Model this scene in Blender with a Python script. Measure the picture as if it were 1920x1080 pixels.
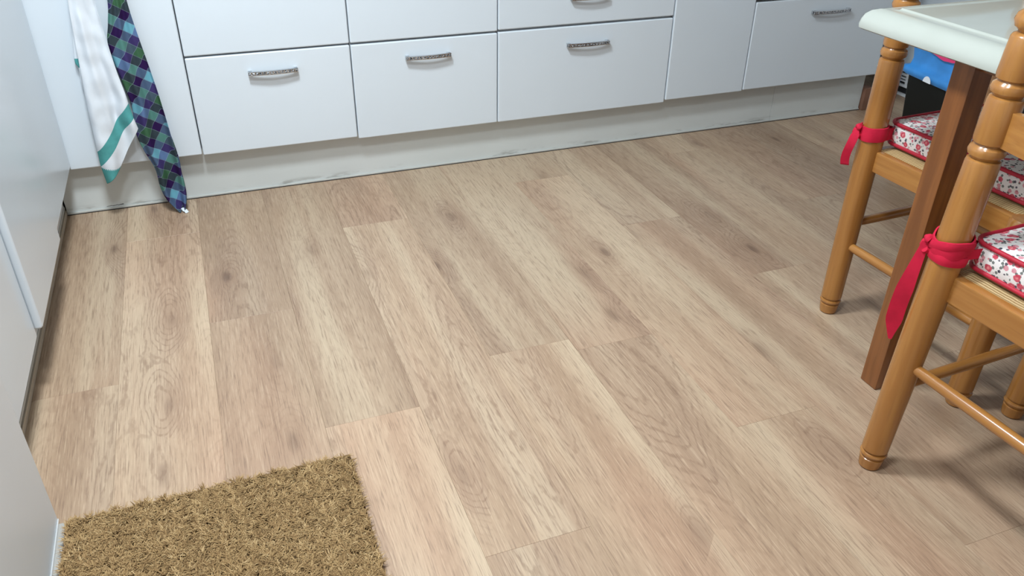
import bpy, bmesh, math, random
import numpy as np
from mathutils import Vector, Matrix, noise as mnoise

# ------------------------------------------------------------------ reset
for o in list(bpy.data.objects):
    bpy.data.objects.remove(o)
SC = bpy.context.scene
COL = SC.collection
R = math.radians
random.seed(7)

# ------------------------------------------------------------------ camera
cam_d = bpy.data.cameras.new('camera')
cam_d.sensor_width = 36.0
cam_d.lens = 1519.49 / 1920 * 36.0
cam_d.clip_start = 0.02
cam = bpy.data.objects.new('camera', cam_d)
COL.objects.link(cam)
YAW, PITCH, ROLL = .3693, .5508, .0144
_f = Vector((math.sin(YAW) * math.cos(PITCH), math.cos(YAW) * math.cos(PITCH), -math.sin(PITCH)))
_r = Vector((math.cos(YAW), -math.sin(YAW), 0))
_u = _r.cross(_f)
_rr = _r * math.cos(ROLL) + _u * math.sin(ROLL)
_uu = -_r * math.sin(ROLL) + _u * math.cos(ROLL)
cam.matrix_world = Matrix(((_rr.x, _uu.x, -_f.x, 0.0), (_rr.y, _uu.y, -_f.y, -2.5516),
                           (_rr.z, _uu.z, -_f.z, 1.14), (0, 0, 0, 1)))
SC.camera = cam

# ------------------------------------------------------------------ world, light, exposure
world = bpy.data.worlds.new('world')
SC.world = world
world.use_nodes = True
world.node_tree.nodes['Background'].inputs[0].default_value = (.85, .93, 1, 1)
world.node_tree.nodes['Background'].inputs[1].default_value = .25

LAMPS = [(0.0, -1.12, 44.0), (0.02, -2.02, 20.0)]      # two round ceiling lamps: x, y, watts
for _x, _y, _e in LAMPS:
    ld = bpy.data.lights.new('ceiling_lamp_light', 'AREA')
    ld.shape = 'DISK'; ld.size = .34; ld.energy = _e; ld.color = (.86, .95, 1.0)
    lo = bpy.data.objects.new('ceiling_lamp_light', ld); COL.objects.link(lo)
    lo.location = (_x, _y, 2.325)

SC.view_settings.view_transform = 'Standard'
SC.view_settings.look = 'None'
SC.view_settings.gamma = 1.0
SC.view_settings.use_curve_mapping = False
SC.view_settings.exposure = 0.12

# ------------------------------------------------------------------ helpers
def lin(c):
    return c / 12.92 if c <= .04045 else ((c + .055) / 1.055) ** 2.4
def rgb(r, g, b):
    return (lin(r / 255), lin(g / 255), lin(b / 255), 1)

def tag(o, label=None, cat=None, group=None, kind=None):
    if label: o['label'] = label
    if cat: o['category'] = cat
    if group: o['group'] = group
    if kind: o['kind'] = kind
    return o

def empty(name, loc=(0, 0, 0), label=None, cat=None, group=None):
    o = bpy.data.objects.new(name, None)
    o.empty_display_size = .05
    COL.objects.link(o); o.location = loc
    return tag(o, label, cat, group)

ORG = {}
def origin_of(p):
    while p.parent: p = p.parent
    return Vector(p.location)

class MB:
    """collects geometry (world or local metres), then builds ONE mesh object"""
    def __init__(s): s.bm = bmesh.new(); s.mi = 0; s.bev = False
    def _tagnew(s, geom):
        for g in geom:
            if isinstance(g, bmesh.types.BMFace): g.material_index = s.mi
    def box(s, x0, x1, y0, y1, z0, z1, bev=0, seg=2):
        r = bmesh.ops.create_cube(s.bm, size=1)
        vs = r['verts']
        for v in vs:
            v.co = Vector(((x0 + x1) / 2 + v.co.x * (x1 - x0), (y0 + y1) / 2 + v.co.y * (y1 - y0), (z0 + z1) / 2 + v.co.z * (z1 - z0)))
        fs = {f for v in vs for f in v.link_faces}
        for f in fs: f.material_index = s.mi
        if bev:
            s.bev = True
            es = {e for v in vs for e in v.link_edges}
            bmesh.ops.bevel(s.bm, geom=list(es), offset=bev, segments=seg, profile=.5, affect='EDGES')
        return s
    def grid(s, rows, close=False):
        """rows: list of lists of points -> quads"""
        V = [[s.bm.verts.new(p) for p in r] for r in rows]
        for i in range(len(V) - 1):
            n = len(V[i])
            for j in range(n if close else n - 1):
                k = (j + 1) % n
                try:
                    f = s.bm.faces.new((V[i][j], V[i][k], V[i + 1][k], V[i + 1][j])); f.material_index = s.mi
                except ValueError: pass
        return V
    def cap(s, vs, flip=False):
        try:
            f = s.bm.faces.new(vs[::-1] if flip else vs); f.material_index = s.mi
        except ValueError: pass
    def lathe(s, prof, n=28, axis=lambda z: (0, 0)):
        rows = []
        for (z, r) in prof:
            ax, ay = axis(z)
            rows.append([(ax + r * math.cos(2 * math.pi * k / n), ay + r * math.sin(2 * math.pi * k / n), z) for k in range(n)])
        V = s.grid(rows, True)
        s.cap(V[0], True); s.cap(V[-1])
        return s
    def tube(s, pts, r, n=16, cap=True, sq=1.0):
        pts = [Vector(p) for p in pts]; rows = []
        prev = None
        for i, p in enumerate(pts):
            t = (pts[min(i + 1, len(pts) - 1)] - pts[max(i - 1, 0)]).normalized()
            if prev is None:
                a = t.cross(Vector((0, 0, 1)))
                if a.length < 1e-3: a = t.cross(Vector((1, 0, 0)))
                a.normalize()
            else:
                a = (prev - t * prev.dot(t)).normalized()
            prev = a; b = t.cross(a)
            rr = r(i / (len(pts) - 1)) if callable(r) else r
            rows.append([p + (a * math.cos(2 * math.pi * k / n) + b * math.sin(2 * math.pi * k / n) * sq) * rr for k in range(n)])
        V = s.grid(rows, True)
        if cap: s.cap(V[0], True); s.cap(V[-1])
        return s
    def sheet(s, rows, th, nrm):
        """double sided thin sheet: rows of points, offset th along nrm(i,j)"""
        a = [[Vector(p) for p in r] for r in rows]
        b = [[Vector(p) + Vector(nrm) * th for p in r] for r in rows]
        A = s.grid(a); B = s.grid([r for r in b])
        n = len(A); m = len(A[0])
        for i in range(n - 1):
            for j in (0, m - 1):
                try: s.bm.faces.new((A[i][j], A[i + 1][j], B[i + 1][j], B[i][j])).material_index = s.mi
                except ValueError: pass
        for j in range(m - 1):
            for i in (0, n - 1):
                try: s.bm.faces.new((A[i][j], A[i][j + 1], B[i][j + 1], B[i][j])).material_index = s.mi
                except ValueError: pass
        return s
    def build(s, name, mats, parent=None, smooth=True, angle=40, local=False):
        bmesh.ops.recalc_face_normals(s.bm, faces=s.bm.faces[:])
        me = bpy.data.meshes.new(name)
        if parent is not None and not local:
            o0 = origin_of(parent)
            for v in s.bm.verts: v.co -= o0
        s.bm.to_mesh(me); s.bm.free()
        if not isinstance(mats, (list, tuple)): mats = [mats]
        for m in mats: me.materials.append(m)
        if smooth:
            me.shade_smooth()
            try: me.set_sharp_from_angle(angle=R(angle))
            except Exception: pass
        o = bpy.data.objects.new(name, me)
        COL.objects.link(o)
        if parent is not None: o.parent = parent
        if s.bev and smooth:
            wm = o.modifiers.new('weighted', 'WEIGHTED_NORMAL'); wm.weight = 100; wm.keep_sharp = True
        return o

def B(name, mat, parent, *dims, bev=0, seg=2):
    return MB().box(*dims, bev=bev, seg=seg).build(name, mat, parent)

# ------------------------------------------------------------------ materials
class NT:
    def __init__(s, name):
        s.m = bpy.data.materials.new(name); s.m.use_nodes = True
        s.t = s.m.node_tree; s.n = s.t.nodes; s.b = s.n['Principled BSDF']
    def new(s, k, **kw):
        x = s.n.new(k)
        for a, v in kw.items(): setattr(x, a, v)
        return x
    def lk(s, a, b): s.t.links.new(a, b)
    def val(s, sock, v):
        if hasattr(v, 'is_linked') or isinstance(v, bpy.types.NodeSocket): s.lk(v, sock)
        else: sock.default_value = v
    def math(s, op, a, b=None, c=None, clamp=False):
        x = s.new('ShaderNodeMath', operation=op); x.use_clamp = clamp
        s.val(x.inputs[0], a)
        if b is not None: s.val(x.inputs[1], b)
        if c is not None: s.val(x.inputs[2], c)
        return x.outputs[0]
    def mapping(s, vec, scale=(1, 1, 1), rot=(0, 0, 0), loc=(0, 0, 0)):
        x = s.new('ShaderNodeMapping'); s.lk(vec, x.inputs[0])
        x.inputs['Scale'].default_value = scale; x.inputs['Rotation'].default_value = rot; x.inputs['Location'].default_value = loc
        return x.outputs[0]
    def noise(s, vec, scale=1, detail=2, rough=.5, dist=0):
        x = s.new('ShaderNodeTexNoise'); s.lk(vec, x.inputs['Vector'])
        x.inputs['Scale'].default_value = scale; x.inputs['Detail'].default_value = detail
        x.inputs['Roughness'].default_value = rough; x.inputs['Distortion'].default_value = dist
        return x.outputs['Fac']
    def smooth(s, v, a, b, lo=0., hi=1.):
        x = s.new('ShaderNodeMapRange', interpolation_type='SMOOTHSTEP')
        s.val(x.inputs[0], v); x.inputs[1].default_value = a; x.inputs[2].default_value = b
        x.inputs[3].default_value = lo; x.inputs[4].default_value = hi
        return x.outputs[0]
    def mix(s, f, a, b, bt='MIX'):
        x = s.new('ShaderNodeMix', data_type='RGBA', blend_type=bt)
        s.val(x.inputs[0], f); s.val(x.inputs[6], a); s.val(x.inputs[7], b)
        return x.outputs[2]
    def ramp(s, v, stops, const=False):
        x = s.new('ShaderNodeValToRGB'); s.lk(v, x.inputs[0])
        x.color_ramp.interpolation = 'CONSTANT' if const else 'LINEAR'
        e = x.color_ramp.elements
        while len(e) < len(stops): e.new(.5)
        for k, (p, c) in enumerate(stops): e[k].position = p; e[k].color = c
        return x.outputs[0]
    def bump(s, h, strength=.2, dist=.002):
        x = s.new('ShaderNodeBump'); x.inputs['Strength'].default_value = strength; x.inputs['Distance'].default_value = dist
        s.lk(h, x.inputs['Height']); s.lk(x.outputs[0], s.b.inputs['Normal'])
    def coord(s, w='Object'): return s.new('ShaderNodeTexCoord').outputs[w]

def plain(name, col, rough=.5, metal=0, spec=.5, vary=.04, scale=6, bump=0, bscale=200):
    k = NT(name); c = k.coord()
    n = k.noise(c, scale, 3)
    dark = tuple(v * (1 - vary) for v in col[:3]) + (1,); lite = tuple(min(1, v * (1 + vary)) for v in col[:3]) + (1,)
    k.lk(k.mix(k.smooth(n, .3, .7), dark, lite), k.b.inputs['Base Color'])
    k.b.inputs['Roughness'].default_value = rough; k.b.inputs['Metallic'].default_value = metal
    k.b.inputs['Specular IOR Level'].default_value = spec
    if bump: k.bump(k.noise(c, bscale, 2), bump, .0005)
    return k.m

def floor_wood():
    k = NT('oak_plank_vinyl')
    pos = k.new('ShaderNodeNewGeometry').outputs['Position']
    rnd = k.new('ShaderNodeObjectInfo').outputs['Random']
    cx = k.new('ShaderNodeCombineXYZ')
    k.lk(k.math('MULTIPLY', rnd, 37.3), cx.inputs[0]); k.lk(k.math('MULTIPLY', rnd, 91.7), cx.inputs[1]); k.lk(k.math('MULTIPLY', rnd, 13.1), cx.inputs[2])
    av = k.new('ShaderNodeVectorMath', operation='ADD'); k.lk(pos, av.inputs[0]); k.lk(cx.outputs[0], av.inputs[1])
    v = av.outputs[0]
    # knots: sparse voronoi, stretched along the plank
    vo = k.new('ShaderNodeTexVoronoi', feature='F1', voronoi_dimensions='2D'); k.lk(k.mapping(v, (7.0, 2.6, 1)), vo.inputs['Vector']); vo.inputs['Scale'].default_value = 1
    kd = vo.outputs['Distance']
    wob = k.noise(k.mapping(v, (18, 6, 1)), 1, 2)
    kd2 = k.math('ADD', kd, k.math('MULTIPLY', k.math('SUBTRACT', wob, .5), .12))
    sepc = k.new('ShaderNodeSeparateColor'); k.lk(vo.outputs['Color'], sepc.inputs[0])
    knot_on = k.smooth(sepc.outputs[0], .70, .74)
    near = k.math('MULTIPLY', k.smooth(kd2, .0, .55, 1, 0), knot_on)
    core = k.math('MULTIPLY', k.smooth(kd2, .02, .12, 1, 0), k.math('MULTIPLY', knot_on, k.smooth(sepc.outputs[1], .2, .8, .3, 1)))
    # heart zones: long closed figures with rings along their contours
    base = k.noise(k.mapping(v, (5.0, .72, 1)), 1, 1.2, .4)
    fld = k.math('ADD', base, k.math('MULTIPLY', near, .15))
    jag = k.noise(k.mapping(v, (90, 34, 1)), 1, 2)
    fld = k.math('ADD', fld, k.math('MULTIPLY', jag, .016))
    fld = k.math('ADD', fld, k.math('MULTIPLY', k.noise(k.mapping(v, (22, 6, 1)), 1, 1), .03))
    rings = k.math('SINE', k.math('MULTIPLY', fld, 265))
    zone = k.smooth(fld, .555, .64)
    linefac = k.math('MULTIPLY', k.smooth(rings, .35, 1.0), k.math('MULTIPLY_ADD', zone, .65, .35))
    brk = k.smooth(k.noise(k.mapping(v, (150, 40, 1)), 1, 2), .36, .58)
    linefac = k.math('MULTIPLY', linefac, k.math('MULTIPLY_ADD', brk, .75, .25))
    # short pores, faint streaks, broad bands
    pores = k.noise(k.mapping(v, (400, 15, 1)), 1, 4, .62)
    streak = k.noise(k.mapping(v, (60, 1.6, 1)), 1, 3, .6)
    band = k.noise(k.mapping(v, (11, .5, 1), loc=(9, 2, 0)), 1, 2, .45)
    tint = k.noise(k.mapping(v, (3.2, .8, 1), loc=(5, 5, 0)), 1, 2)
    col = k.ramp(k.smooth(band, .28, .72), [(0, rgb(160, 135, 112)), (.5, rgb(175, 151, 127)), (1, rgb(192, 172, 147))])
    col = k.mix(k.math('MULTIPLY', k.smooth(tint, .48, .7), .5), col, rgb(178, 143, 119))
    col = k.mix(k.math('MULTIPLY', zone, .35), col, rgb(152, 127, 108))
    col = k.mix(k.math('MULTIPLY', k.smooth(streak, .4, .7), .26), col, rgb(156, 127, 104))
    col = k.mix(k.math('MULTIPLY', k.smooth(pores, .53, .66), .54), col, rgb(118, 94, 77))
    col = k.mix(k.math('MULTIPLY', k.smooth(pores, .47, .33), .30), col, rgb(212, 190, 165))
    col = k.mix(k.math('MULTIPLY', linefac, .40), col, rgb(112, 84, 65))
    col = k.mix(k.math('MULTIPLY', k.smooth(near, .35, .95), .20), col, rgb(132, 100, 78))
    col = k.mix(k.math('MULTIPLY', core, .62), col, rgb(92, 68, 54))
    # tone of each board
    tone = k.smooth(rnd, 0, 1, .92, 1.06)
    tx = k.new('ShaderNodeCombineColor'); k.lk(tone, tx.inputs[0])
    k.lk(k.math('MULTIPLY', tone, .985), tx.inputs[1]); k.lk(k.math('MULTIPLY', tone, .965), tx.inputs[2])
    col = k.mix(1.0, col, tx.outputs[0], 'MULTIPLY')
    k.lk(col, k.b.inputs['Base Color'])
    k.lk(k.smooth(pores, .3, .7, .36, .5), k.b.inputs['Roughness'])
    k.b.inputs['Specular IOR Level'].default_value = .6
    k.bump(k.math('ADD', k.math('MULTIPLY', pores, -.6), k.math('MULTIPLY', linefac, -.5)), .14, .001)
    return k.m

def varnished(name, a, b, rough=.26, axis=2, sc=1.0):
    k = NT(name); c = k.coord()
    rnd = k.new('ShaderNodeObjectInfo').outputs['Random']
    cx = k.new('ShaderNodeCombineXYZ'); k.lk(k.math('MULTIPLY', rnd, 11.), cx.inputs[0]); k.lk(k.math('MULTIPLY', rnd, 5.), cx.inputs[1])
    av = k.new('ShaderNodeVectorMath', operation='ADD'); k.lk(c, av.inputs[0]); k.lk(cx.outputs[0], av.inputs[1])
    s1 = [55 * sc] * 3; s1[axis] = 3.
    s2 = [170 * sc] * 3; s2[axis] = 9.
    n1 = k.noise(k.mapping(av.outputs[0], s1), 1, 2); n2 = k.noise(k.mapping(av.outputs[0], s2), 1, 3, .6)
    col = k.mix(k.smooth(n1, .3, .7), a, b)
    col = k.mix(k.math('MULTIPLY', k.smooth(n2, .52, .75), .28), col, tuple(v * .55 for v in a[:3]) + (1,))
    k.lk(col, k.b.inputs['Base Color'])
    k.b.inputs['Roughness'].default_value = rough
    k.b.inputs['Coat Weight'].default_value = .35; k.b.inputs['Coat Roughness'].default_value = .12
    return k.m

def plinth_mat():
    k = NT('plinth_offwhite'); c = k.new('ShaderNodeNewGeometry').outputs['Position']
    sp = k.new('ShaderNodeSeparateXYZ'); k.lk(c, sp.inputs[0])
    n = k.noise(k.mapping(c, (9, 9, 40)), 1, 4, .6)
    # scuffs and dirt just above the floor, broken up by noise
    low = k.smooth(sp.outputs[2], .008, .03, 1, 0)
    dirt = k.math('MULTIPLY', low, k.smooth(n, .5, .68))
    col = k.mix(k.smooth(k.noise(c, 3, 2), .3, .7), rgb(206, 211, 210), rgb(213, 218, 217))
    col = k.mix(k.math('MULTIPLY', dirt, .55), col, rgb(110, 105, 96))
    k.lk(col, k.b.inputs['Base Color']); k.b.inputs['Roughness'].default_value = .38
    return k.m

def floral_mat():
    k = NT('floral_cotton'); c = k.coord()
    c2 = k.mapping(c, (1, 1, 1), (.25, .35, .4))
    def spots(scale, rad, loc, soft=.03):
        vo = k.new('ShaderNodeTexVoronoi', feature='F1'); k.lk(k.mapping(c2, (1, 1, 1), loc=loc), vo.inputs['Vector'])
        vo.inputs['Scale'].default_value = scale; vo.inputs['Randomness'].default_value = .8
        d = k.math('ADD', vo.outputs['Distance'], k.math('MULTIPLY', k.math('SUBTRACT', k.noise(c2, scale * 4.5, 1), .5), .22))
        return k.smooth(d, rad - soft, rad + soft, 1, 0), k.smooth(d, rad * .45 - soft, rad * .45 + soft, 1, 0)
    col = rgb(232, 228, 226)
    l1, _ = spots(105, .30, (.13, .31, .2)); col = k.mix(k.math('MULTIPLY', l1, .85), col, rgb(72, 84, 78))
    l2, _ = spots(90, .25, (.51, .11, .7)); col = k.mix(k.math('MULTIPLY', l2, .9), col, rgb(52, 44, 66))
    f2, _ = spots(78, .34, (.71, .9, .4)); col = k.mix(k.math('MULTIPLY', f2, .8), col, rgb(205, 120, 135))
    f1, g1 = spots(50, .33, (.0, .0, .0)); col = k.mix(k.math('MULTIPLY', f1, .92), col, rgb(198, 62, 84))
    col = k.mix(k.math('MULTIPLY', g1, .7), col, rgb(232, 150, 150))
    k.lk(col, k.b.inputs['Base Color']); k.b.inputs['Roughness'].default_value = .85; k.b.inputs['Specular IOR Level'].default_value = .2
    k.bump(k.noise(c, 260, 2), .25, .0008)
    return k.m

def plaid_mat():
    k = NT('plaid_cotton')
    uv = k.new('ShaderNodeUVMap').outputs[0]
    m = k.mapping(uv, (1, 1, 1), (0, 0, R(33)))
    sp = k.new('ShaderNodeSeparateXYZ'); k.lk(m, sp.inputs[0])
    P, T, G, L = rgb(70, 40, 104), rgb(140, 192, 206), rgb(92, 134, 104), rgb(112, 108, 166)
    def seq(s, period, cols, off):
        f = k.math('FRACT', k.math('ADD', k.math('DIVIDE', s, period), off))
        st = []; n = len(cols)
        for i, cc in enumerate(cols): st.append((i / n, cc))
        return k.ramp(f, st, True), f
    a, fa = seq(sp.outputs[0], .098, [P, T, L, G], .1)
    b, fb = seq(sp.outputs[1], .104, [P, G, P, T], .3)
    col = k.mix(.5, a, b)
    col = k.mix(.62, col, k.mix(1.0, a, b, 'MULTIPLY'))
    for f, n in ((fa, 4), (fb, 4)):
        g = k.math('FRACT', k.math('MULTIPLY', f, n))
        ln = k.math('MULTIPLY', k.smooth(g, .94, .97), .28)
        col = k.mix(ln, col, rgb(170, 190, 200))
    k.lk(col, k.b.inputs['Base Color']); k.b.inputs['Roughness'].default_value = .9; k.b.inputs['Specular IOR Level'].default_value = .15
    k.bump(k.noise(k.coord(), 500, 2), .2, .0004)
    return k.m

def rush_mat():
    k = NT('woven_rush'); c = k.coord()
    w = k.new('ShaderNodeTexWave', wave_type='BANDS', bands_direction='X'); k.lk(c, w.inputs['Vector'])
    w.inputs['Scale'].default_value = 60; w.inputs['Distortion'].default_value = 1.5; w.inputs['Detail'].default_value = 2
    col = k.mix(w.outputs['Fac'], rgb(160, 130, 85), rgb(205, 178, 130))
    k.lk(col, k.b.inputs['Base Color']); k.b.inputs['Roughness'].default_value = .6
    k.bump(w.outputs['Fac'], .5, .003)
    return k.m

def coir_mat():
    k = NT('coir_fibre')
    at = k.new('ShaderNodeVertexColor'); at.layer_name = 'fibre'
    sp = k.new('ShaderNodeSeparateColor'); k.lk(at.outputs[0], sp.inputs[0])
    col = k.ramp(sp.outputs[0], [(0, rgb(96, 74, 48)), (.3, rgb(148, 118, 80)), (.7, rgb(176, 146, 102)), (1, rgb(208, 180, 136))])
    k.lk(col, k.b.inputs['Base Color']); k.b.inputs['Roughness'].default_value = .8; k.b.inputs['Specular IOR Level'].default_value = .2
    return k.m

def crystal_mat():
    k = NT('crystal_painted_glints'); c = k.coord()
    n = k.noise(c, 420, 1)
    k.lk(k.ramp(n, [(.42, rgb(38, 40, 46)), (.52, rgb(120, 124, 132)), (.6, rgb(236, 240, 244))]), k.b.inputs['Base Color'])  # dark and white reflections of the stones, painted into the colour by noise
    k.b.inputs['Metallic'].default_value = .3; k.b.inputs['Roughness'].default_value = .1
    return k.m

M = dict(
    floor=floor_wood(),
    white=plain('gloss_white_front', rgb(219, 228, 236), .22, vary=.012, scale=2),
    carcass=plain('white_melamine', rgb(221, 225, 229), .4, vary=.01),
    softdark=plain('grey_gap', rgb(84, 82, 80), .6),
    thresh=plain('threshold_grey', rgb(160, 157, 152), .5),
    dark=plain('dark_gap', rgb(30, 30, 32), .6),
    plinth=plinth_mat(),
    seal=plain('seal_grey', rgb(196, 198, 194), .3),
    beige=plain('beige_strip', rgb(190, 178, 160), .5),
    wall=plain('wall_paint', rgb(234, 235, 236), .7, vary=.01),
    ceil=plain('ceiling_paint', rgb(240, 240, 238), .8, vary=.01),
    sub=plain('subfloor', rgb(70, 55, 42), .8),
    chrome=plain('chrome', rgb(205, 208, 212), .12, 1.0, vary=.02),
    crystal=crystal_mat(),
    honey=varnished('honey_pine', rgb(154, 102, 48), rgb(172, 119, 60)),
    honey_x=varnished('honey_pine_x', rgb(154, 102, 48), rgb(174, 121, 62), axis=0),
    honey_y=varnished('honey_pine_y', rgb(154, 102, 48), rgb(174, 121, 62), axis=1),
    walnut=varnished('brown_table_wood', rgb(112, 66, 32), rgb(136, 84, 42), .35),
    table=plain('gloss_cream_paint', rgb(180, 185, 178), .08, vary=.02, scale=9),
    floral=floral_mat(), plaid=plaid_mat(), rush=rush_mat(), coir=coir_mat(),
    red=plain('red_cotton', rgb(196, 32, 62), .8, spec=.2, vary=.08, scale=40, bump=.2, bscale=500),
    piping=plain('red_piping', rgb(176, 26, 50), .6, vary=.06, scale=60),
    cotton=plain('white_cotton', rgb(222, 228, 235), .9, spec=.2, vary=.02, scale=30, bump=.35, bscale=90),
    teal=plain('teal_cotton', rgb(84, 158, 158), .9, spec=.2, vary=.05, scale=60, bump=.3, bscale=300),
    binblack=plain('black_plastic', rgb(10, 13, 11), .6, spec=.3),
    bag=plain('blue_plastic_film', rgb(58, 140, 215), .3, vary=.12, scale=14, bump=.5, bscale=22),
    pink=plain('pink_plastic', rgb(226, 60, 120), .35, vary=.06),
    paper=plain('white_print', rgb(225, 232, 238), .5),
    brown=plain('brown_board', rgb(128, 92, 74), .5, vary=.1, scale=12),
    worktop=plain('worktop_stone', rgb(150, 140, 130), .3, vary=.2, scale=60),
    oven=plain('black_glass', rgb(16, 16, 18), .08),
    matbase=plain('mat_backing', rgb(118, 92, 58), .9),
    alu=plain('bright_metal_strip', rgb(235, 238, 240), .25, .6, vary=.02),
    lampglass=None,
)
kk = NT('lamp_diffuser'); kk.b.inputs['Emission Color'].default_value = (1, 1, 1, 1); kk.b.inputs['Emission Strength'].default_value = 6
kk.b.inputs['Base Color'].default_value = rgb(240, 240, 240); M['lampglass'] = kk.m

# ------------------------------------------------------------------ room shell
X0, X1, Y0, Y1, ZC = -1.06, 3.52, -3.9, .62, 2.4
def S(name, mat, *d):
    return tag(MB().box(*d).build(name, mat, smooth=False), kind='structure')
floor = S('floor', M['sub'], X0, X1, Y0, Y1, -.06, -.008)
S('wall_back', M['wall'], X0 - .1, X1 + .1, Y1, Y1 + .1, -.06, ZC)
S('wall_left', M['wall'], X0 - .1, X0, Y0, Y1, -.06, ZC)
S('wall_right', M['wall'], X1, X1 + .1, Y0, Y1, -.06, ZC)
S('wall_front', M['wall'], X0 - .1, X1 + .1, Y0 - .1, Y0, -.06, ZC)
S('ceiling', M['ceil'], X0 - .1, X1 + .1, Y0 - .1, Y1 + .1, ZC, ZC + .1)

# floor boards, each its own piece
PW, PL, SEAM0 = .2035, 1.322, -.0985
JOINT = {-2: -.910, -1: -.205, 0: -.726, 1: -1.212, 2: -.322, 3: -1.09, 4: -1.139, 5: -1.505, 6: -.592, 7: -.977, 8: -1.45}
plank_mesh = {}
def plank(w, l):
    key = (round(w, 4), round(l, 4))
    if key not in plank_mesh:
        mb = MB(); g = .0001; t = .0003
        a = [(-w / 2 + g, -l / 2 + g), (w / 2 - g, -l / 2 + g), (w / 2 - g, l / 2 - g), (-w / 2 + g, l / 2 - g)]
        b = [(x * (1 - t / w * 2), y * (1 - t / l * 2)) for x, y in a]
        V = mb.grid([[(x, y, -.008) for x, y in a], [(x, y, -.0003) for x, y in a], [(x, y, 0) for x, y in b]], True)
        mb.cap(V[2]); mb.cap(V[0], True)
        bmesh.ops.recalc_face_normals(mb.bm, faces=mb.bm.faces[:])
        me = bpy.data.meshes.new('plank'); mb.bm.to_mesh(me); mb.bm.free(); me.materials.append(M['floor'])
        plank_mesh[key] = me
    return plank_mesh[key]
for c in range(-5, 18):
    xa, xb = max(X0, SEAM0 + c * PW), min(X1, SEAM0 + (c + 1) * PW)
    if xb - xa < .02: continue
    j = JOINT.get(c, -((c * .47 + 3.) % PL))
    ys = sorted([j + i * PL for i in range(-4, 4)])
    for ya, yb in zip(ys[:-1], ys[1:]):
        ya, yb = max(ya, Y0), min(yb, Y1)
        if yb - ya < .02: continue
        o = bpy.data.objects.new('plank', plank(xb - xa, yb - ya))
        COL.objects.link(o); o.parent = floor; o.location = ((xa + xb) / 2, (ya + yb) / 2, 0)

# ------------------------------------------------------------------ drawer handles
def handle(parent, x0, x1, z, y0=-.0005):
    """bowed chrome bar on two feet with a strip of faceted stones, standing off the front"""
    mb = MB(); n = 14; L = x1 - x0; h = .0062
    def yb(t): return y0 - .0135 - .006 * math.sin(math.pi * t)
    rows = []
    for i in range(n + 1):
        t = i / n; x = x0 + L * t; y = yb(t)
        rows.append([(x, y + .004, z - h), (x, y - .004, z - h), (x, y - .0045, z - h + .0018), (x, y - .0025, z - h + .002),
                     (x, y - .0025, z + h - .002), (x, y - .0045, z + h - .0018), (x, y - .004, z + h), (x, y + .004, z + h)])
    V = mb.grid(rows, True); mb.cap(V[0], True); mb.cap(V[-1])
    for s in (0, 1):
        xc = x0 + (.006 if s == 0 else L - .006)
        mb.box(xc - .006, xc + .006, y0 - .0145, y0 + .0015, z - h, z + h, bev=.001)
    mb.build('handle', M['chrome'], parent)
    st = MB(); m = 14
    for i in range(m):
        t0, t1 = (i + .06) / m, (i + .94) / m
        xa, xb = x0 + L * t0, x0 + L * t1; tm = (t0 + t1) / 2; y = yb(tm) - .0022; za, zb = z - h + .0024, z + h - .0024
        o = [(xa, y, za), (xb, y, za), (xb, y, zb), (xa, y, zb)]
        ins = .25
        cxm, czm = (xa + xb) / 2, (za + zb) / 2
        jx, jz = random.uniform(-.0006, .0006), random.uniform(-.0006, .0006)
        q = [(cxm + (px - cxm) * ins + jx, y - .0026, czm + (pz - czm) * ins + jz) for px, _, pz in o]
        W = st.grid([o, q], True); st.cap(W[1])
    tag(st.build('handle_stones', M['crystal'], parent, smooth=False), 'strip of sparkling faceted stones set in the bar', kind='stuff')

FT = .019                      # thickness of a front
TOPZ = .80
def front(name, parent, x0, x1, z0, z1, y=0.0, g=.0016):
    return MB().box(x0 + g, x1 - g, y, y + FT, z0 + g, z1 - g, bev=.0042, seg=3).build(name, M['white'], parent)
def unit(name, label, cat, x0, x1, group=None):
    u = empty(name, ((x0 + x1) / 2, .3, .15), label, cat, group)
    B('carcass', M['carcass'], u, x0 + .001, x1 - .001, FT + .0025, .6, .166, TOPZ, bev=.001)
    return u

# corner cupboard (the towels hang in front of it)
u = unit('corner_cupboard', 'white cupboard with a plain door behind the hanging towels', 'cupboard', -.427, -.051)
d = front('door', u, -.427, -.051, .159, TOPZ)
# drawers
u = unit('drawer_unit', 'white kitchen drawer unit directly right of the plaid towel', 'drawer unit', -.051, .436, 'white drawer units')
d = front('drawer', u, -.051, .436, .156, .4605); handle(d, .121, .268, .402)
d = front('drawer', u, -.051, .436, .4625, TOPZ); handle(d, .121, .268, .705)
u = unit('drawer_unit', 'white drawer unit in the middle, between the plaid-towel side and the widest drawers', 'drawer unit', .436, .925, 'white drawer units')
d = front('drawer', u, .436, .925, .1495, .4595); handle(d, .608, .758, .4055)
d = front('drawer', u, .436, .925, .4625, TOPZ); handle(d, .608, .758, .705)
u = unit('drawer_unit', 'widest white drawer unit, with two crystal handles one above the other in view', 'drawer unit', .925, 1.588, 'white drawer units')
d = front('drawer', u, .925, 1.588, .149, .461); handle(d, 1.174, 1.332, .399)
d = front('drawer', u, .925, 1.588, .465, .63); handle(d, 1.180, 1.318, .553)
d = front('drawer', u, .925, 1.588, .632, TOPZ); handle(d, 1.180, 1.318, .72)
# narrow cupboard
u = unit('narrow_cupboard', 'narrow white cupboard with a handleless full height door', 'cupboard', 1.588, 1.928)
front('door', u, 1.588, 1.928, .158, TOPZ, y=-.003)
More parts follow.
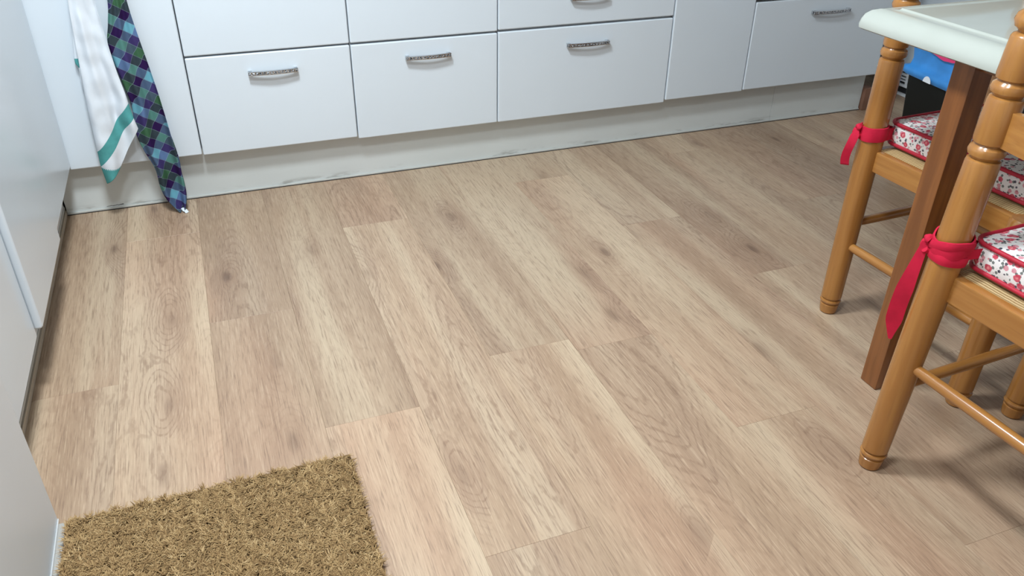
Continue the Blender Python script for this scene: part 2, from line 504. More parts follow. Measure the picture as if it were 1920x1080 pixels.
# oven housing
u = unit('oven_unit', 'white unit beside the table with a wide drawer under a black oven', 'oven unit', 1.928, 2.577)
d = front('drawer', u, 1.928, 2.577, .162, .492, y=-.004); handle(d, 2.183, 2.355, .439, -.0045)
ov = MB().box(1.931, 2.574, -.004, FT, .4975, TOPZ, bev=.003).build('oven_door', M['oven'], u)
MB().tube([(1.98, -.035, .755), (2.5, -.035, .755)], .008).box(1.99, 2.005, -.035, -.003, .748, .762).box(2.475, 2.49, -.035, -.003, .748, .762).build('oven_handle', M['chrome'], ov)

# worktop
w = empty('worktop', (1.0, .3, TOPZ), 'stone coloured worktop running along the white units', 'worktop')
B('slab', M['worktop'], w, -1.05, 2.57, -.012, .615, TOPZ + .001, TOPZ + .036, bev=.004)

# plinths under the back run
def plinth(x0, x1, label):
    p = empty('plinth_board', ((x0 + x1) / 2, .05, 0), label, 'plinth', 'plinth boards under the units')
    B('board', M['plinth'], p, x0, x1, .045, .061, .001, .162, bev=.0008)
    MB().box(x0, x1, .0405, .0448, .002, .0075, bev=.001).build('seal_strip', M['seal'], p)
    MB().box(x0, x1, .0395, .0448, .0002, .0018).build('shadow_gap_strip', M['dark'], p)
plinth(-.4755, 2.1195, 'long off-white plinth board under the white drawers, scuffed along the floor')
plinth(2.1205, 2.572, 'short off-white plinth board under the drawer nearest the table')
sc = MB()
for k in range(9):
    xx = -.362 + .0055 * k; hh = .0006 + .0012 * (k / 8) ** 2
    sc.box(xx, xx + .0055, .0444, .0449, .011 + .0006 * (k % 3), .011 + hh + .0006 * (k % 3) + .0004)
sc.build('scuff_mark', M['dark'], bpy.data.objects['plinth_board'])
tag(MB().box(2.575, 2.611, .028, .6, .0005, .095, bev=.002).build('skirting_block', M['brown']),
    'brown wooden board on the floor at the end of the plinth', 'board')

# ------------------------------------------------------------------ left-hand run
def left_unit(name, label, y0, y1, z0=.163, group=None, xf=-.423):
    u = empty(name, (-.7, (y0 + y1) / 2, .15), label, 'cupboard', group)
    B('carcass', M['carcass'], u, -1.03, xf - FT + .001, y0 + .001, y1 - .001, .17, TOPZ, bev=.001)
    MB().box(xf - FT, xf, y0 + .0014, y1 - .0014, z0, TOPZ, bev=.0065, seg=3).build('door', M['white'], u)
left_unit('base_cupboard', 'white cupboard door in the left corner beside the hanging towels', -.452, -.0015, .172, group='white cupboards on the left', xf=-.421)
left_unit('base_cupboard', 'white cupboard door on the left with a rounded front edge, nearer the mat', -.878, -.452, .154, group='white cupboards on the left', xf=-.416)
p = empty('plinth_board', (-.49, -.44, 0), 'white plinth board with thin strips in shadow under the left cupboards', 'plinth')
B('board', M['carcass'], p, -.505, -.480, -1.285, .044, .0305, .168, bev=.0008)
MB().box(-.503, -.4785, -1.285, .044, .0215, .030).build('grey_strip', M['seal'], p)
MB().box(-.503, -.4815, -1.285, .044, .0175, .0213).build('dark_strip', M['softdark'], p)
MB().box(-.503, -.476, -1.285, .044, .0005, .0174).build('bottom_strip', M['beige'], p)
# recessed appliance front
a = empty('recessed_appliance', (-.75, -1.08, 0), 'flat white appliance front between the left cupboards and the tall panel', 'appliance')
B('front_panel', M['white'], a, -.450, -.431, -1.285, -.8795, .141, TOPZ, bev=.0015)
B('body', M['carcass'], a, -1.03, -.4505, -1.285, -.8795, .17, TOPZ, bev=.001)
# tall unit nearest to the camera
t = empty('tall_unit', (-.7, -1.65, 0), 'tall grey-white panel at the lower left beside the doormat', 'tall unit')
B('side_panel', M['carcass'], t, -1.03, -.3915, -2.02, -1.300, .001, 2.05, bev=.0015)
MB().box(-.3913, -.3890, -2.02, -1.302, .002, .0075, bev=.0006).build('metal_strip', M['alu'], t)
MB().box(-.3913, -.3785, -2.02, -1.310, .0002, .0019, bev=.0004).build('threshold_strip', M['thresh'], t)

# ------------------------------------------------------------------ towels
def crom(P, t):
    """catmull-rom through list of Vectors, t in 0..1"""
    n = len(P) - 1; f = min(max(t, 0), 1) * n; i = min(int(f), n - 1); f -= i
    p0, p1, p2, p3 = P[max(i - 1, 0)], P[i], P[i + 1], P[min(i + 2, n)]
    return .5 * ((2 * p1) + (p2 - p0) * f + (2 * p0 - 5 * p1 + 4 * p2 - p3) * f * f + (3 * p1 - p0 - 3 * p2 + p3) * f ** 3)

def cloth(name, rows, tvals, ny, nx, depth, matfn, mats, parent, th=.0016):
    """rows: control rows, each a list of (x,z) from left to right; tvals: row position 0..1"""
    ctl = [[Vector((x, 0, z)) for x, z in r] for r in rows]
    pts = []
    for i in range(ny + 1):
        t = i / ny
        line = []
        # interpolate the row param
        k = 0
        while k < len(tvals) - 2 and t > tvals[k + 1]: k += 1
        f = (t - tvals[k]) / (tvals[k + 1] - tvals[k]); tt = (k + f) / (len(tvals) - 1)
        for j in range(nx + 1):
            s = j / nx
            col = [crom(r, s) for r in ctl]
            p = crom(col, tt); p.y = depth(s, t, p); line.append(p)
        pts.append(line)
    bm = bmesh.new(); uvl = bm.loops.layers.uv.new('UVMap')
    F = [[bm.verts.new(p) for p in r] for r in pts]
    Bk = [[bm.verts.new(p + Vector((0, th, 0))) for p in r] for r in pts]
    def quad(vs, mi):
        f = bm.faces.new(vs); f.material_index = mi
        for l in f.loops: l[uvl].uv = (l.vert.co.x + l.vert.co.y * .35, l.vert.co.z)
    for i in range(ny):
        for j in range(nx):
            mi = matfn((j + .5) / nx, (i + .5) / ny)
            quad((F[i][j], F[i + 1][j], F[i + 1][j + 1], F[i][j + 1]), mi)
            quad((Bk[i][j], Bk[i][j + 1], Bk[i + 1][j + 1], Bk[i + 1][j]), mi)
    for i in range(ny):
        for j in (0, nx):
            quad((F[i][j], Bk[i][j], Bk[i + 1][j], F[i + 1][j]), matfn(.01 if j == 0 else .99, (i + .5) / ny))
    for j in range(nx):
        for i in (0, ny):
            quad((F[i][j], F[i][j + 1], Bk[i][j + 1], Bk[i][j]), matfn((j + .5) / nx, 0 if i == 0 else 1))
    bmesh.ops.recalc_face_normals(bm, faces=bm.faces[:])
    o0 = origin_of(parent)
    for v in bm.verts: v.co -= o0
    me = bpy.data.meshes.new(name); bm.to_mesh(me); bm.free()
    for m in mats: me.materials.append(m)
    me.shade_smooth()
    o = bpy.data.objects.new(name, me); COL.objects.link(o); o.parent = parent
    return o

RAILZ = .752
rl = empty('towel_rail', (-.24, -.03, RAILZ), 'chrome towel rail on the corner cupboard door', 'towel rail')
MB().tube([(-.40, -.033, RAILZ), (-.08, -.033, RAILZ)], .006).build('bar', M['chrome'], rl)
for xx in (-.395, -.085):
    MB().box(xx - .006, xx + .006, -.036, -.0005, RAILZ - .006, RAILZ + .006, bev=.001).build('bracket', M['chrome'], rl)

tw = empty('tea_towel', (-.28, -.045, RAILZ), 'white tea towel with teal stripes hanging down the corner cupboard', 'towel')
RW = [[(-.292, .757), (-.276, .757), (-.262, .757), (-.250, .757)],
      [(-.308, .648), (-.288, .647), (-.266, .646), (-.244, .645)],
      [(-.322, .478), (-.292, .476), (-.262, .475), (-.233, .473)],
      [(-.331, .357), (-.292, .372), (-.256, .380), (-.223, .388)],
      [(-.336, .222), (-.292, .268), (-.263, .312), (-.221, .362)],
      [(-.337, .176), (-.287, .226), (-.254, .276), (-.216, .318)],
      [(-.333, .120), (-.293, .156), (-.252, .222), (-.211, .286)]]
TV = [0, .16, .42, .6, .78, .86, 1.0]
def dw(s, t, p):
    a = min(1, t * 1.6)
    return -.044 + .010 * a * math.sin(s * 9 + 1 + t * 2) + .005 * a * math.sin(s * 17 - t * 5) + .004 * mnoise.noise((p.x * 40, 0, p.z * 22)) - .008 * t * s
def mw(s, t):
    if .78 <= t < .86: return 1
    if t >= .86 and s < .42 * (t - .86) / .14: return 1
    return 0
cloth('front_fold', RW, TV, 100, 32, dw, mw, [M['cotton'], M['teal']], tw)
RB = [[(-.292, .757), (-.272, .757), (-.252, .757)],
      [(-.312, .62), (-.285, .62), (-.255, .62)],
      [(-.333, .49), (-.295, .49), (-.26, .49)],
      [(-.328, .465), (-.295, .46), (-.26, .455)],
      [(-.331, .42), (-.30, .41), (-.27, .40)],
      [(-.328, .36), (-.30, .35), (-.27, .35)],
      [(-.332, .315), (-.31, .31), (-.28, .31)]]
cloth('back_fold', RB, [0, .25, .5, .6, .75, .9, 1], 60, 16,
      lambda s, t, p: -.018 + .004 * math.sin(s * 8 + t * 7), lambda s, t: 1 if .5 < t < .6 else 0, [M['cotton'], M['teal']], tw)
MB().sheet([[(-.294 + .044 * j / 5, -.036 + .020 * math.cos(math.pi * i / 8) - .0, .757 + .010 * math.sin(math.pi * i / 8)) for j in range(6)] for i in range(9)], .0016, (0, 0, 1)).build('rail_fold', M['cotton'], tw)

pt = empty('checked_towel', (-.19, -.04, RAILZ), 'purple green and blue plaid towel trailing down to the floor', 'towel')
def pz(px, py, yy=-.03):
    d = _rr * ((px - 960) / 1519.49) + _uu * ((540 - py) / 1519.49) + _f
    k = (yy + 2.5516) / d.y
    return (d.x * k, 1.14 + d.z * k)
LE = [(201, 0), (202, 45), (203, 87), (229, 156), (246, 196), (255, 250), (270, 283), (291, 317), (300, 350), (312, 373), (333, 391), (340, 399)]
RE = [(237, 0), (249, 39), (266, 87), (292, 160), (307, 206), (322, 256), (332, 290), (341, 322), (347, 345), (350, 365), (349, 386), (347, 397)]
rows = [[(-.208, .757), (-.19, .757), (-.172, .757)]]
for l, r in zip(LE, RE):
    a, b = pz(*l), pz(*r); a = (a[0], max(a[1], .0035)); b = (b[0], max(b[1], .0035))
    rows.append([a, ((a[0] + b[0]) / 2, (a[1] + b[1]) / 2 - .003 * (a[1] > .03)), b])
tv = [0] + [.13 + .87 * (i / (len(LE) - 1)) for i in range(len(LE))]
def dp(s, t, p):
    a = min(1, t * 1.5)
    y = -.031 + .011 * a * math.sin(s * 8.5 + .6 + t * 3.2) + .004 * math.sin(s * 19 + t * 9) + .003 * mnoise.noise((p.x * 50, 3, p.z * 18))
    return y - .012 * max(0, t - .8) / .2
cloth('towel_body', rows, tv, 150, 28, dp, lambda s, t: 0, [M['plaid']], pt)
cloth('under_fold', [[pz(248, 225), pz(300, 215)], [pz(262, 265), pz(318, 250)], [pz(298, 318), pz(336, 300)], [pz(322, 352), pz(343, 340)], [pz(333, 380), pz(349, 372)]],
      [0, .25, .5, .75, 1], 40, 14, lambda s, t, p: -.010 - .006 * math.sin(s * 6 + t * 4) - .004 * t, lambda s, t: 0, [M['plaid']], pt)
MB().sheet([[(-.209 + .038 * j / 5, -.033 + .012 * math.cos(math.pi * i / 8), .757 + .010 * math.sin(math.pi * i / 8)) for j in range(6)] for i in range(9)], .0016, (0, 0, 1)).build('rail_fold', M['plaid'], pt)
MB().sheet([[(-.146 + .011 * j / 3 + .012 * i / 5, -.045 - .02 * i / 5 + .006 * j / 3, .009 - .006 * i / 5 + .002 * math.sin(i * 2 + j)) for j in range(4)] for i in range(6)], .0008, (0, 0, 1)).build('care_label', M['paper'], pt)

# ------------------------------------------------------------------ coir doormat
MX0, MX1, MY0, MY1 = -.3745, .137, -1.74, -1.314
mat = empty('doormat', ((MX0 + MX1) / 2, (MY0 + MY1) / 2, 0), 'brown coir doormat with shaggy bristles lying on the floor', 'doormat')
B('backing', M['matbase'], mat, MX0, MX1, MY0, MY1, .0005, .007, bev=.002)
rng = np.random.default_rng(3)
sp_ = .0068
gx = np.arange(MX0 + .003, MX1 - .002, sp_); gy = np.arange(MY0 + .003, MY1 - .002, sp_)
TX, TY = np.meshgrid(gx, gy); TX = TX.ravel() + rng.uniform(-.003, .003, TX.size); TY = TY.ravel() + rng.uniform(-.003, .003, TY.size)
nt = TX.size; NF = 15
tang = rng.uniform(0, 2 * np.pi, nt); ttone = rng.uniform(0, 1, nt); thl = rng.uniform(.8, 1.2, nt)
fx = np.repeat(TX, NF) + rng.normal(0, .0016, nt * NF); fy = np.repeat(TY, NF) + rng.normal(0, .0016, nt * NF)
fx = np.clip(fx, MX0 + .001, MX1 - .001); fy = np.clip(fy, MY0 + .001, MY1 - .001)
ang = np.repeat(tang, NF) + rng.normal(0, .75, nt * NF)
bend = rng.uniform(.004, .0155, nt * NF); hgt = rng.uniform(.006, .0105, nt * NF) * np.repeat(thl, NF)
wid = rng.uniform(.0005, .001, nt * NF)
tone = np.clip(.45 * np.repeat(ttone, NF) + .55 * rng.uniform(0, 1, nt * NF), 0, 1)
N = nt * NF
dx, dy = np.cos(ang), np.sin(ang); px_, py_ = -dy * wid, dx * wid
verts = np.zeros((N, 6, 3))
zb = np.full(N, .006)
for i, (bf, hf, wf) in enumerate(((0, 0, 1), (.35, .7, 1), (1, 1.0, .35))):
    cxx = fx + dx * bend * bf; cyy = fy + dy * bend * bf; cz = zb + hgt * hf
    verts[:, 2 * i, 0] = cxx + px_ * wf; verts[:, 2 * i, 1] = cyy + py_ * wf; verts[:, 2 * i, 2] = cz
    verts[:, 2 * i + 1, 0] = cxx - px_ * wf; verts[:, 2 * i + 1, 1] = cyy - py_ * wf; verts[:, 2 * i + 1, 2] = cz
verts = verts.reshape(-1, 3) - np.array(mat.location)
bi = (np.arange(N) * 6)[:, None]
faces = np.concatenate([bi + np.array([[0, 1, 3, 2]]), bi + np.array([[2, 3, 5, 4]])], 1).reshape(-1, 4)
me = bpy.data.meshes.new('coir_pile')
me.vertices.add(len(verts)); me.vertices.foreach_set('co', verts.ravel())
me.loops.add(faces.size); me.loops.foreach_set('vertex_index', faces.ravel().astype(np.int32))
me.polygons.add(len(faces)); me.polygons.foreach_set('loop_start', np.arange(0, faces.size, 4, dtype=np.int32))
me.update(calc_edges=True)
ca = me.color_attributes.new('fibre', 'FLOAT_COLOR', 'POINT')
cc = np.ones((N * 6, 4)); cc[:, 0] = np.repeat(tone, 6); cc[:, 1] = cc[:, 0]; cc[:, 2] = cc[:, 0]
ca.data.foreach_set('color', cc.ravel())
me.materials.append(M['coir'])
o = bpy.data.objects.new('coir_pile', me); COL.objects.link(o); o.parent = mat; o['kind'] = 'stuff'

# ------------------------------------------------------------------ table
TXL, TYF, TXR, TYN = 1.226, -1.253, 2.10, -2.55
tb = empty('dining_table', ((TXL + TXR) / 2, (TYF + TYN) / 2, 0), 'table with glossy cream moulded top and square brown legs', 'table')
def rrect(ins, z, r, n=8):
    x0, x1, y0, y1 = TXL + ins, TXR - ins, TYN + ins, TYF - ins
    r = max(r - ins, .004); P = []
    for cx_, cy_, a0 in ((x1 - r, y1 - r, 0), (x0 + r, y1 - r, 90), (x0 + r, y0 + r, 180), (x1 - r, y0 + r, 270)):
        for i in range(n + 1):
            a = R(a0 + 90 * i / n); P.append((cx_ + r * math.cos(a), cy_ + r * math.sin(a), z))
    return P
mb = MB()
prof = [(.030, .745), (.006, .7455), (.001, .7485), (0, .755), (.0025, .765), (.008, .7745), (.0165, .7818), (.027, .7858), (.034, .7868), (.0355, .7866), (.051, .7873),
        (.0525, .7885), (.0535, .7905), (.0555, .7912), (.0575, .7905), (.060, .7892), (.062, .789), (.066, .789), (.10, .789), (.30, .789)]
V = mb.grid([rrect(i, z, .016) for i, z in prof], True)
mb.cap(V[-1]); mb.cap(V[0], True)
mb.build('table_top', M['table'], tb, angle=50)
def table_leg(x0, y0, sx, sy):
    MB().box(x0, x0 + sx * .049, y0, y0 + sy * .046, .001, .7448, bev=.0025).build('leg', M['walnut'], tb)
for xx, sx in ((1.282, 1), (2.048, -1)):
    for yy, sy in ((-1.459, -1), (-2.35, 1)): 
        a_, b_ = sorted((xx, xx + sx * .049)); c_, d_ = sorted((yy, yy + sy * .047))
        MB().box(a_, b_, c_, d_, .001, .7448, bev=.0025).build('leg', M['walnut'], tb)
# slim rails between the legs, tucked up under the top
for (a_, b_, c_, d_) in ((1.296, 1.316, -2.303, -1.506), (2.014, 2.034, -2.303, -1.506), (1.331, 1.999, -1.492, -1.474), (1.331, 1.999, -2.336, -2.318)):
    MB().box(a_, b_, c_, d_, .722, .7446, bev=.001).build('under_rail', M['walnut'], tb)

# ------------------------------------------------------------------ chairs (local: +x forward, +y left)
CW, CD = .19, .402
POST = [(.001, .0185), (.003, .0205), (.012, .0218), (.026, .0235), (.028, .0205), (.0305, .0205), (.0325, .0245), (.036, .0258), (.0395, .0245), (.0415, .0208), (.044, .0208), (.0465, .025),
        (.2, .0262), (.42, .0272), (.60, .0268), (.648, .0265), (.6525, .0252), (.655, .0215), (.6575, .0225), (.661, .0268), (.667, .0284), (.673, .0268), (.6765, .0225), (.679, .0215),
        (.6815, .0255), (.688, .0268), (.72, .027), (.748, .0265), (.7525, .0252), (.755, .0215), (.7575, .0225), (.761, .0268), (.767, .0284), (.773, .0268), (.7765, .0225), (.779, .0215),
        (.7815, .0255), (.788, .0266), (.82, .0265), (.842, .0255), (.846, .0235), (.849, .018), (.852, .019), (.857, .0255), (.866, .0285), (.875, .0262), (.881, .019), (.885, .0165),
        (.889, .019), (.896, .0235), (.908, .0255), (.92, .0235), (.93, .017), (.935, .007)]
FRONT = [p for p in POST if p[0] <= .3] + [(.40, .0265), (.446, .026), (.452, .022)]
def make_chair(label, loc, rz, lean=(0, 0)):
    c = empty('dining_chair', loc, label, 'chair', 'honey pine dining chairs')
    c.rotation_euler.z = rz
    lx, ly = lean
    ax = lambda z: (lx * z, ly * z)
    def bld(mb, n, m): return mb.build(n, m, c, local=True, angle=35)
    for s in (-1, 1):
        mb = MB(); mb.lathe(POST, axis=lambda z: (lx * z, s * CW + ly * z)); bld(mb, 'back_post', M['honey'])
        mb = MB(); mb.lathe(FRONT, axis=lambda z: (CD + lx * z, s * CW + ly * z)); bld(mb, 'front_leg', M['honey'])
    def at(z): return lx * z, ly * z
    ox, oy = at(.42)
    # seat rails
    bld(MB().box(ox + .002, ox + .027, oy - CW + .012, oy + CW - .012, .398, .447, bev=.004), 'seat_rail', M['honey_y'])
    bld(MB().box(ox + CD - .018, ox + CD + .012, oy - CW + .012, oy + CW - .012, .398, .447, bev=.004), 'seat_rail', M['honey_y'])
    for s in (-1, 1):
        ya, yb = sorted((oy + s * (CW - .022), oy + s * (CW + .003)))
        bld(MB().box(ox + .012, ox + CD - .012, ya, yb, .398, .447, bev=.004), 'seat_rail', M['honey_x'])
    # rush seat, pillowed in four triangles
    mb = MB(); rows = []
    n = 16
    for i in range(n + 1):
        r = []
        for j in range(n + 1):
            a, b = i / n, j / n
            x = ox + .020 + (CD - .022) * a; y = oy - CW + .013 + (2 * CW - .026) * b
            e = min(a, 1 - a, b, 1 - b) * 2
            r.append((x, y, .4478 + .006 * min(1, e * 6) ** .5 - .003 * e))
        rows.append(r)
    mb.sheet(rows, -.008, (0, 0, 1)); bld(mb, 'rush_seat', M['rush'])
    # stretchers
    def st(p, q, r=.0115):
        p = Vector(p); q = Vector(q); pts = [p.lerp(q, i / 10) for i in range(11)]
        bld(MB().tube(pts, lambda t: r * (.86 + .14 * math.sin(math.pi * t) ** .6)), 'stretcher', M['honey_y'] if abs(q.y - p.y) > abs(q.x - p.x) else M['honey_x'])
    x_, y_ = at(.25)
    st((x_, y_ - CW + .01, .252), (x_, y_ + CW - .01, .252)); st((x_ + CD, y_ - CW + .01, .252), (x_ + CD, y_ + CW - .01, .252))
    x_, y_ = at(.2)
    for s in (-1, 1): st((x_ + .01, y_ + s * CW, .198), (x_ + CD - .01, y_ + s * CW, .198))
    # ladder-back slats, slightly bowed and arched
    for zc, hh in ((.7075, .0275), (.815, .0275)):
        x_, y_ = at(zc); rows = []
        for i in range(17):
            t = i / 16; yv = y_ - CW + .012 + (2 * CW - .024) * t; bow = -.022 * math.sin(math.pi * t); arch = .012 * math.sin(math.pi * t)
            rows.append([(x_ - .006 + bow, yv, zc - hh), (x_ + .006 + bow, yv, zc - hh), (x_ + .006 + bow, yv, zc + hh + arch), (x_ - .006 + bow, yv, zc + hh + arch)])
        mb = MB(); V = mb.grid(rows, True); mb.cap(V[0], True); mb.cap(V[-1])
        bmesh.ops.bevel(mb.bm, geom=[e for e in mb.bm.edges], offset=.0012, segments=1, affect='EDGES') if False else None
        bld(mb, 'back_slat', M['honey_y'])
    return c

def ribbon(mb, pts, wdir, w, th=.0012):
    """flat band through pts; wdir(t) half-width direction, w(t) half width"""
    rows = []
    n = len(pts) - 1
    for i, p in enumerate(pts):
        t = i / n; d = Vector(wdir(t)).normalized(); p = Vector(p); ww = w(t)
        rows.append([p - d * ww, p - d * ww * .33, p + d * ww * .33, p + d * ww])
    a = [Vector(rows[1][0]) - Vector(rows[0][0]), Vector(rows[0][3]) - Vector(rows[0][0])]
    nr = a[0].cross(a[1]).normalized()
    mb.sheet(rows, th, nr)

def wrap(mb, cx_, cy_, z, r, w, tilt=0, ph=0, n=40):
    rows = []
    for i in range(n):
        a = 2 * math.pi * i / n; zz = z + tilt * math.cos(a - ph)
        u, v = math.cos(a), math.sin(a); wob = .0008 * math.sin(5 * a + ph)
        rows.append([(cx_ + u * (r + q + wob), cy_ + v * (r + q + wob), zz + k) for q, k in ((0, -w), (.0025, -w * .96), (.004, -w * .3), (.0042, w * .35), (.0028, w * .95), (0, w))])
    rows.append(rows[0])
    V = [[mb.bm.verts.new(p) for p in r_] for r_ in rows[:-1]]
    for i in range(n):
        A, Bv = V[i], V[(i + 1) % n]
        for j in range(6):
            k = (j + 1) % 6
            mb.bm.faces.new((A[j], A[k], Bv[k], Bv[j]))

def make_cushion(label, loc, rz, x0, x1, y0, y1, z0=.4575, z1=.5105, rc=.028):
    c = empty('seat_cushion', loc, label, 'cushion', 'floral seat cushions')
    c.rotation_euler.z = rz
    def ring(ins, z, n=7):
        r = max(rc - ins * .6, .01); P = []
        for cx_, cy_, a0 in ((x1 - ins - r, y1 - ins - r, 0), (x0 + ins + r, y1 - ins - r, 90), (x0 + ins + r, y0 + ins + r, 180), (x1 - ins - r, y0 + ins + r, 270)):
            nxt = 6
            for i in range(n + 1):
                a = R(a0 + 90 * i / n); P.append((cx_ + r * math.cos(a), cy_ + r * math.sin(a), z))
        return P
    mb = MB(); h = z1 - z0; rows = []
    for ins, f in ((.12, 0), (.02, 0), (.002, .03), (0, .12), (-.0025, .3), (-.0035, .5), (-.0025, .72), (0, .9), (.003, .975)):
        rows.append(ring(ins, z0 + h * f))
    for ins, dz in ((.012, .001), (.03, .0035), (.06, .006), (.10, .0075), (.14, .008)):
        rows.append(ring(ins, z1 + dz))
    V = mb.grid(rows, True); mb.cap(V[-1]); mb.cap(V[0], True)
    mb.build('cushion_body', M['floral'], c, local=True, angle=70)
    for z in (z0 + .0045, z1 - .002):
        P = ring(-.0005, z, 9); P2 = []
        for i in range(len(P)):
            p, q = Vector(P[i]), Vector(P[(i + 1) % len(P)])
            m = max(1, int((q - p).length / .03))
            P2 += [p.lerp(q, k / m) for k in range(m)]
        rows = []
        L = len(P2)
        for i in range(L):
            t = (P2[(i + 1) % L] - P2[i - 1]).normalized(); a = t.cross(Vector((0, 0, 1))); b = Vector((0, 0, 1))
            rows.append([P2[i] + (a * math.cos(2 * math.pi * k / 10) + b * math.sin(2 * math.pi * k / 10)) * .0042 for k in range(10)])
        rows.append(rows[0])
        mb = MB(); mb.grid(rows, True); bmesh.ops.remove_doubles(mb.bm, verts=mb.bm.verts[:], dist=1e-6)
        mb.build('piping', M['piping'], c, local=True)
    return c

C1 = (1.402, -1.199); A1 = R(-90 + 2.6)
C2 = (1.104, -1.690); A2 = R(2.6)
def base(pt, ang, side):      # pt = world xy of the back post on local side (+1 left / -1 right)
    return (pt[0] - (-math.sin(ang)) * side * CW, pt[1] - math.cos(ang) * side * CW, 0)
L1, L2 = base(C1, A1, -1), base(C2, A2, 1)
LEAN2 = (.036, -.012)
make_chair('turned pine chair at the far end of the table, mostly hidden behind it', L1, A1)
make_chair('turned pine chair in the foreground at the right edge, red sash tied on its post', L2, A2, LEAN2)

cu1 = make_cushion('floral cushion with red piping on the far chair, half hidden by the table leg', L1, A1, .002, .40, -.152, .152)
cu2 = make_cushion('floral cushion with red piping on the foreground chair at the right edge', L2, A2,   .052, .43, -.178, .174)

# --- sashes (parts of the cushions)
def sash(c, post, z, r, corner, out, tail_len, tail_w, double, tdir):
    px_, py_ = post
    mb = MB()
    if double:
        wrap(mb, px_, py_, z - .012, r + .0008, .0095, .002, 2.2)
        wrap(mb, px_, py_, z + .012, r + .0018, .0125, .008, .4)
        wrap(mb, px_, py_, z + .008, r + .0038, .0075, -.010, 1.2)
    else:
        wrap(mb, px_, py_, z, r + .0008, .0165, .002, 1.0)
    mb.build('sash_loop', M['red'], c, local=True, angle=60)
    # strap to the cushion corner
    mb = MB(); a = Vector((px_, py_, z)); d = (Vector(corner) - a); d.z = 0; d.normalize()
    sd = Vector((-d.y, d.x, 0))
    for s in (-1, 1):
        p0 = a + sd * s * (r + .002); p1 = Vector(corner) + sd * s * .004
        ribbon(mb, [p0.lerp(p1, i / 8) for i in range(9)], lambda t: (0, 0, 1), lambda t: (.010 if double else .0158) - .002 * t)
    mb.build('sash_strap', M['red'], c, local=True, angle=60)
    # knot and tail
    o = Vector((out[0], out[1], 0)).normalized(); k = a + o * (r + .008) + Vector((0, 0, .002))
    sdir = Vector((-o.y, o.x, 0))
    mb = MB(); pts = [k + (sdir * math.cos(R(50 + 260 * i / 14)) * .006 + Vector((0, 0, 1)) * math.sin(R(50 + 260 * i / 14)) * .011) + o * .004 * math.sin(i) for i in range(15)]
    mb.tube(pts, lambda t: .0055 + .0025 * math.sin(t * math.pi), n=12)
    mb.build('sash_knot', M['red'], c, local=True, angle=70)
    mb = MB(); pts = []
    n = 22
    for i in range(n + 1):
        t = i / n
        pts.append(k + o * (.004 + .012 * math.sin(t * 2.4)) + sdir * (.004 * math.sin(t * 5)) + Vector((0, 0, -tail_len * t + .004)))
    w0 = tail_w
    td = Vector((tdir[0], tdir[1], 0)); wd = lambda t: td + o * (.22 * math.sin(t * 4 + 1))
    ww = lambda t: w0 * (.4 + .6 * min(1, t / (.45 if double else .15))) * (1 if t < .8 or not double else (1 - (t - .8) / .2 * .8))
    ribbon(mb, pts, wd, ww)
    mb.build('sash_tail', M['red'], c, local=True, angle=70)

sash(cu1, (0, -CW), .487, .0272, (.018, -.15, .485), (-.35, -1), .088, .0095, False, (.75, .657))
sash(cu1, (0, CW), .487, .0272, (.018, .15, .485), (.9, -.75), .085, .010, False, (.75, .657))
pl = lambda z: (LEAN2[0] * z, CW + LEAN2[1] * z)
sash(cu2, pl(.492), .492, .0272, (.092, .150, .492), (-.75, .65), .205, .0142, True, (.61, -.79))
pr = (LEAN2[0] * .492, -CW + LEAN2[1] * .492)
sash(cu2, pr, .492, .0272, (.092, -.155, .492), (-.75, -.65), .19, .019, True, (.61, -.79))

# ------------------------------------------------------------------ bin with blue bag
BX, BY = 2.19, -.507          # left corner of the rim facing the room
ub = Vector((-.12, -.9928, 0)); vb = Vector((.9928, -.12, 0))
bn = empty('waste_bin', (BX + .06, BY - .17, 0), 'black waste bin lined with a blue bag, behind the far chair', 'bin')
def brect(ins, z, w=.25, d=.22, r=.02, n=5):
    P = []
    for cx_, cy_, a0 in ((w - ins - r, d - ins - r, 0), (ins + r, d - ins - r, 90), (ins + r, ins + r, 180), (w - ins - r, ins + r, 270)):
        for i in range(n + 1):
            a = R(a0 + 90 * i / n); q = Vector((BX, BY, 0)) + ub * (cx_ + r * math.cos(a)) + vb * (cy_ + r * math.sin(a)); P.append((q.x, q.y, z))
    return P
mb = MB(); V = mb.grid([brect(.03, .001), brect(.027, .006), brect(.004, .34), brect(.002, .378), brect(.010, .378), brect(.036, .012)], True)
mb.cap(V[0], True); mb.cap(V[-1]); mb.build('body', M['binblack'], bn)
def crumple(P, amp, seed, zamp=0):
    return [(x + amp * mnoise.noise((x * 30, y * 30, z * 20 + seed)), y + amp * mnoise.noise((x * 30, y * 30 + 9, z * 20 + seed)), z + zamp * mnoise.noise((x * 14, y * 14, seed))) for x, y, z in P]
mb = MB(); rows = [crumple(brect(-.006, .352, n=8), .003, 1, .005), crumple(brect(-.013, .364, n=8), .004, 2, .004), crumple(brect(-.012, .379, n=8), .004, 3, .005), crumple(brect(.001, .384, n=8), .003, 3), crumple(brect(.004, .405, n=8), .006, 4), crumple(brect(.001, .435, n=8), .007, 5, .01), crumple(brect(-.002, .458, n=8), .006, 6, .012),
        crumple(brect(.006, .456, n=8), .006, 7, .012), crumple(brect(.016, .42, n=8), .004, 8), crumple(brect(.022, .36, n=8), .003, 8)]
mb.grid(rows, True); bag = mb.build('bag_liner', M['bag'], bn, angle=80)
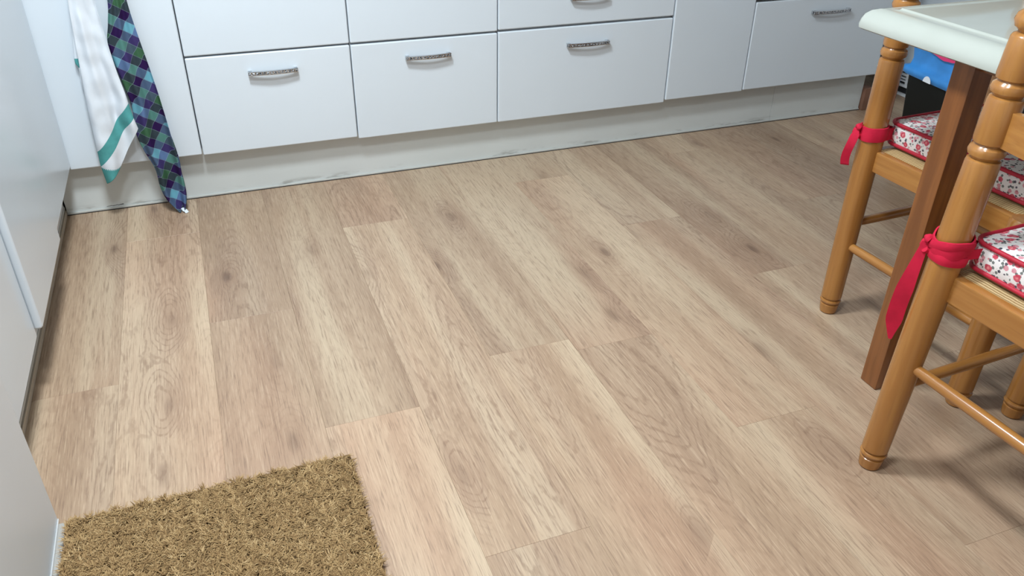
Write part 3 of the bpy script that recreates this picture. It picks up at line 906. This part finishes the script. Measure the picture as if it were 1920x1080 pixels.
# half-round white print on the cuff
mb = MB(); q0 = Vector((BX, BY, 0)) + ub * .125 - vb * .0155
pts = [(q0 + ub * .018 * math.cos(R(a)) + Vector((0, 0, .356 + .020 * math.sin(R(a))))) for a in range(0, 181, 15)]
mb.sheet([[p for p in pts], [(q0 + ub * .002 * math.cos(R(a)) + Vector((0, 0, .356))) for a in range(0, 181, 15)]], .0006, tuple(vb)); mb.build('bag_print', M['paper'], bag)
# pink rubbish spilling over the front lip
mb = MB(); rows = []
for i in range(13):
    t = i / 12; rows.append([])
    for j in range(11):
        s = j / 10
        y_ = .06 - .068 * min(1, t * 1.5); z_ = .470 + .012 * math.sin(math.pi * min(1, t * 1.5)) - max(0, t - .62) * .075 * math.sin(math.pi * s) ** .6
        q = Vector((BX, BY, 0)) + ub * (.07 + .19 * s) + vb * y_
        rows[-1].append((q.x, q.y, z_ + .004 * mnoise.noise((s * 5, t * 5, 1))))
mb.sheet(rows, -.004, (.1, .1, .9)); mb.build('pink_wrapper', M['pink'], bn, angle=80)

# ------------------------------------------------------------------ white appliance with base grille behind the bin
fr = empty('white_appliance', (3.18, -.05, 0), 'white appliance with a black and white slatted grille at its foot', 'appliance')
FX = 2.882
B('body', M['white'], fr, FX, 3.46, -.40, .30, .135, 1.7, bev=.006)
B('grille_back', M['dark'], fr, FX + .012, 3.46, -.39, .29, .001, .134)
for z0, z1, dxx in ((.001, .011, -.002), (.040, .050, -.001), (.062, .068, 0), (.074, .080, 0), (.087, .096, 0), (.104, .111, 0), (.118, .126, 0)):
    B('grille_slat', M['carcass'], fr, FX + dxx, FX + .014, -.395, .295, z0, z1, bev=.001)
for yy in (.06, .115, .17):
    B('grille_clip', M['carcass'], fr, FX + .001, FX + .013, yy, yy + .012, .05, .118, bev=.001)

# ------------------------------------------------------------------ ceiling lamps
def lamp(name, label, cx_, cy_, rnd_, sx=.21, sy=.21):
    l = empty(name, (cx_, cy_, 2.4), label, 'ceiling lamp')
    mb = MB()
    if rnd_:
        mb.lathe([(2.34, .21), (2.335, .225), (2.345, .235), (2.399, .235)], 48, lambda z: (cx_, cy_)); mb.build('housing', M['carcass'], l)
        MB().lathe([(2.3325, .15), (2.331, .2), (2.334, .212), (2.34, .212)], 48, lambda z: (cx_, cy_)).build('diffuser', M['lampglass'], l)
    else:
        mb.box(cx_ - sx - .02, cx_ + sx + .02, cy_ - sy - .02, cy_ + sy + .02, 2.342, 2.399, bev=.006).build('housing', M['carcass'], l)
        MB().box(cx_ - sx, cx_ + sx, cy_ - sy, cy_ + sy, 2.334, 2.342, bev=.002).build('diffuser', M['lampglass'], l)
lamp('ceiling_lamp', 'round white ceiling lamp nearer the drawer units', LAMPS[0][0], LAMPS[0][1], True)
lamp('ceiling_lamp', 'round white ceiling lamp farther from the drawer units', LAMPS[1][0], LAMPS[1][1], True)
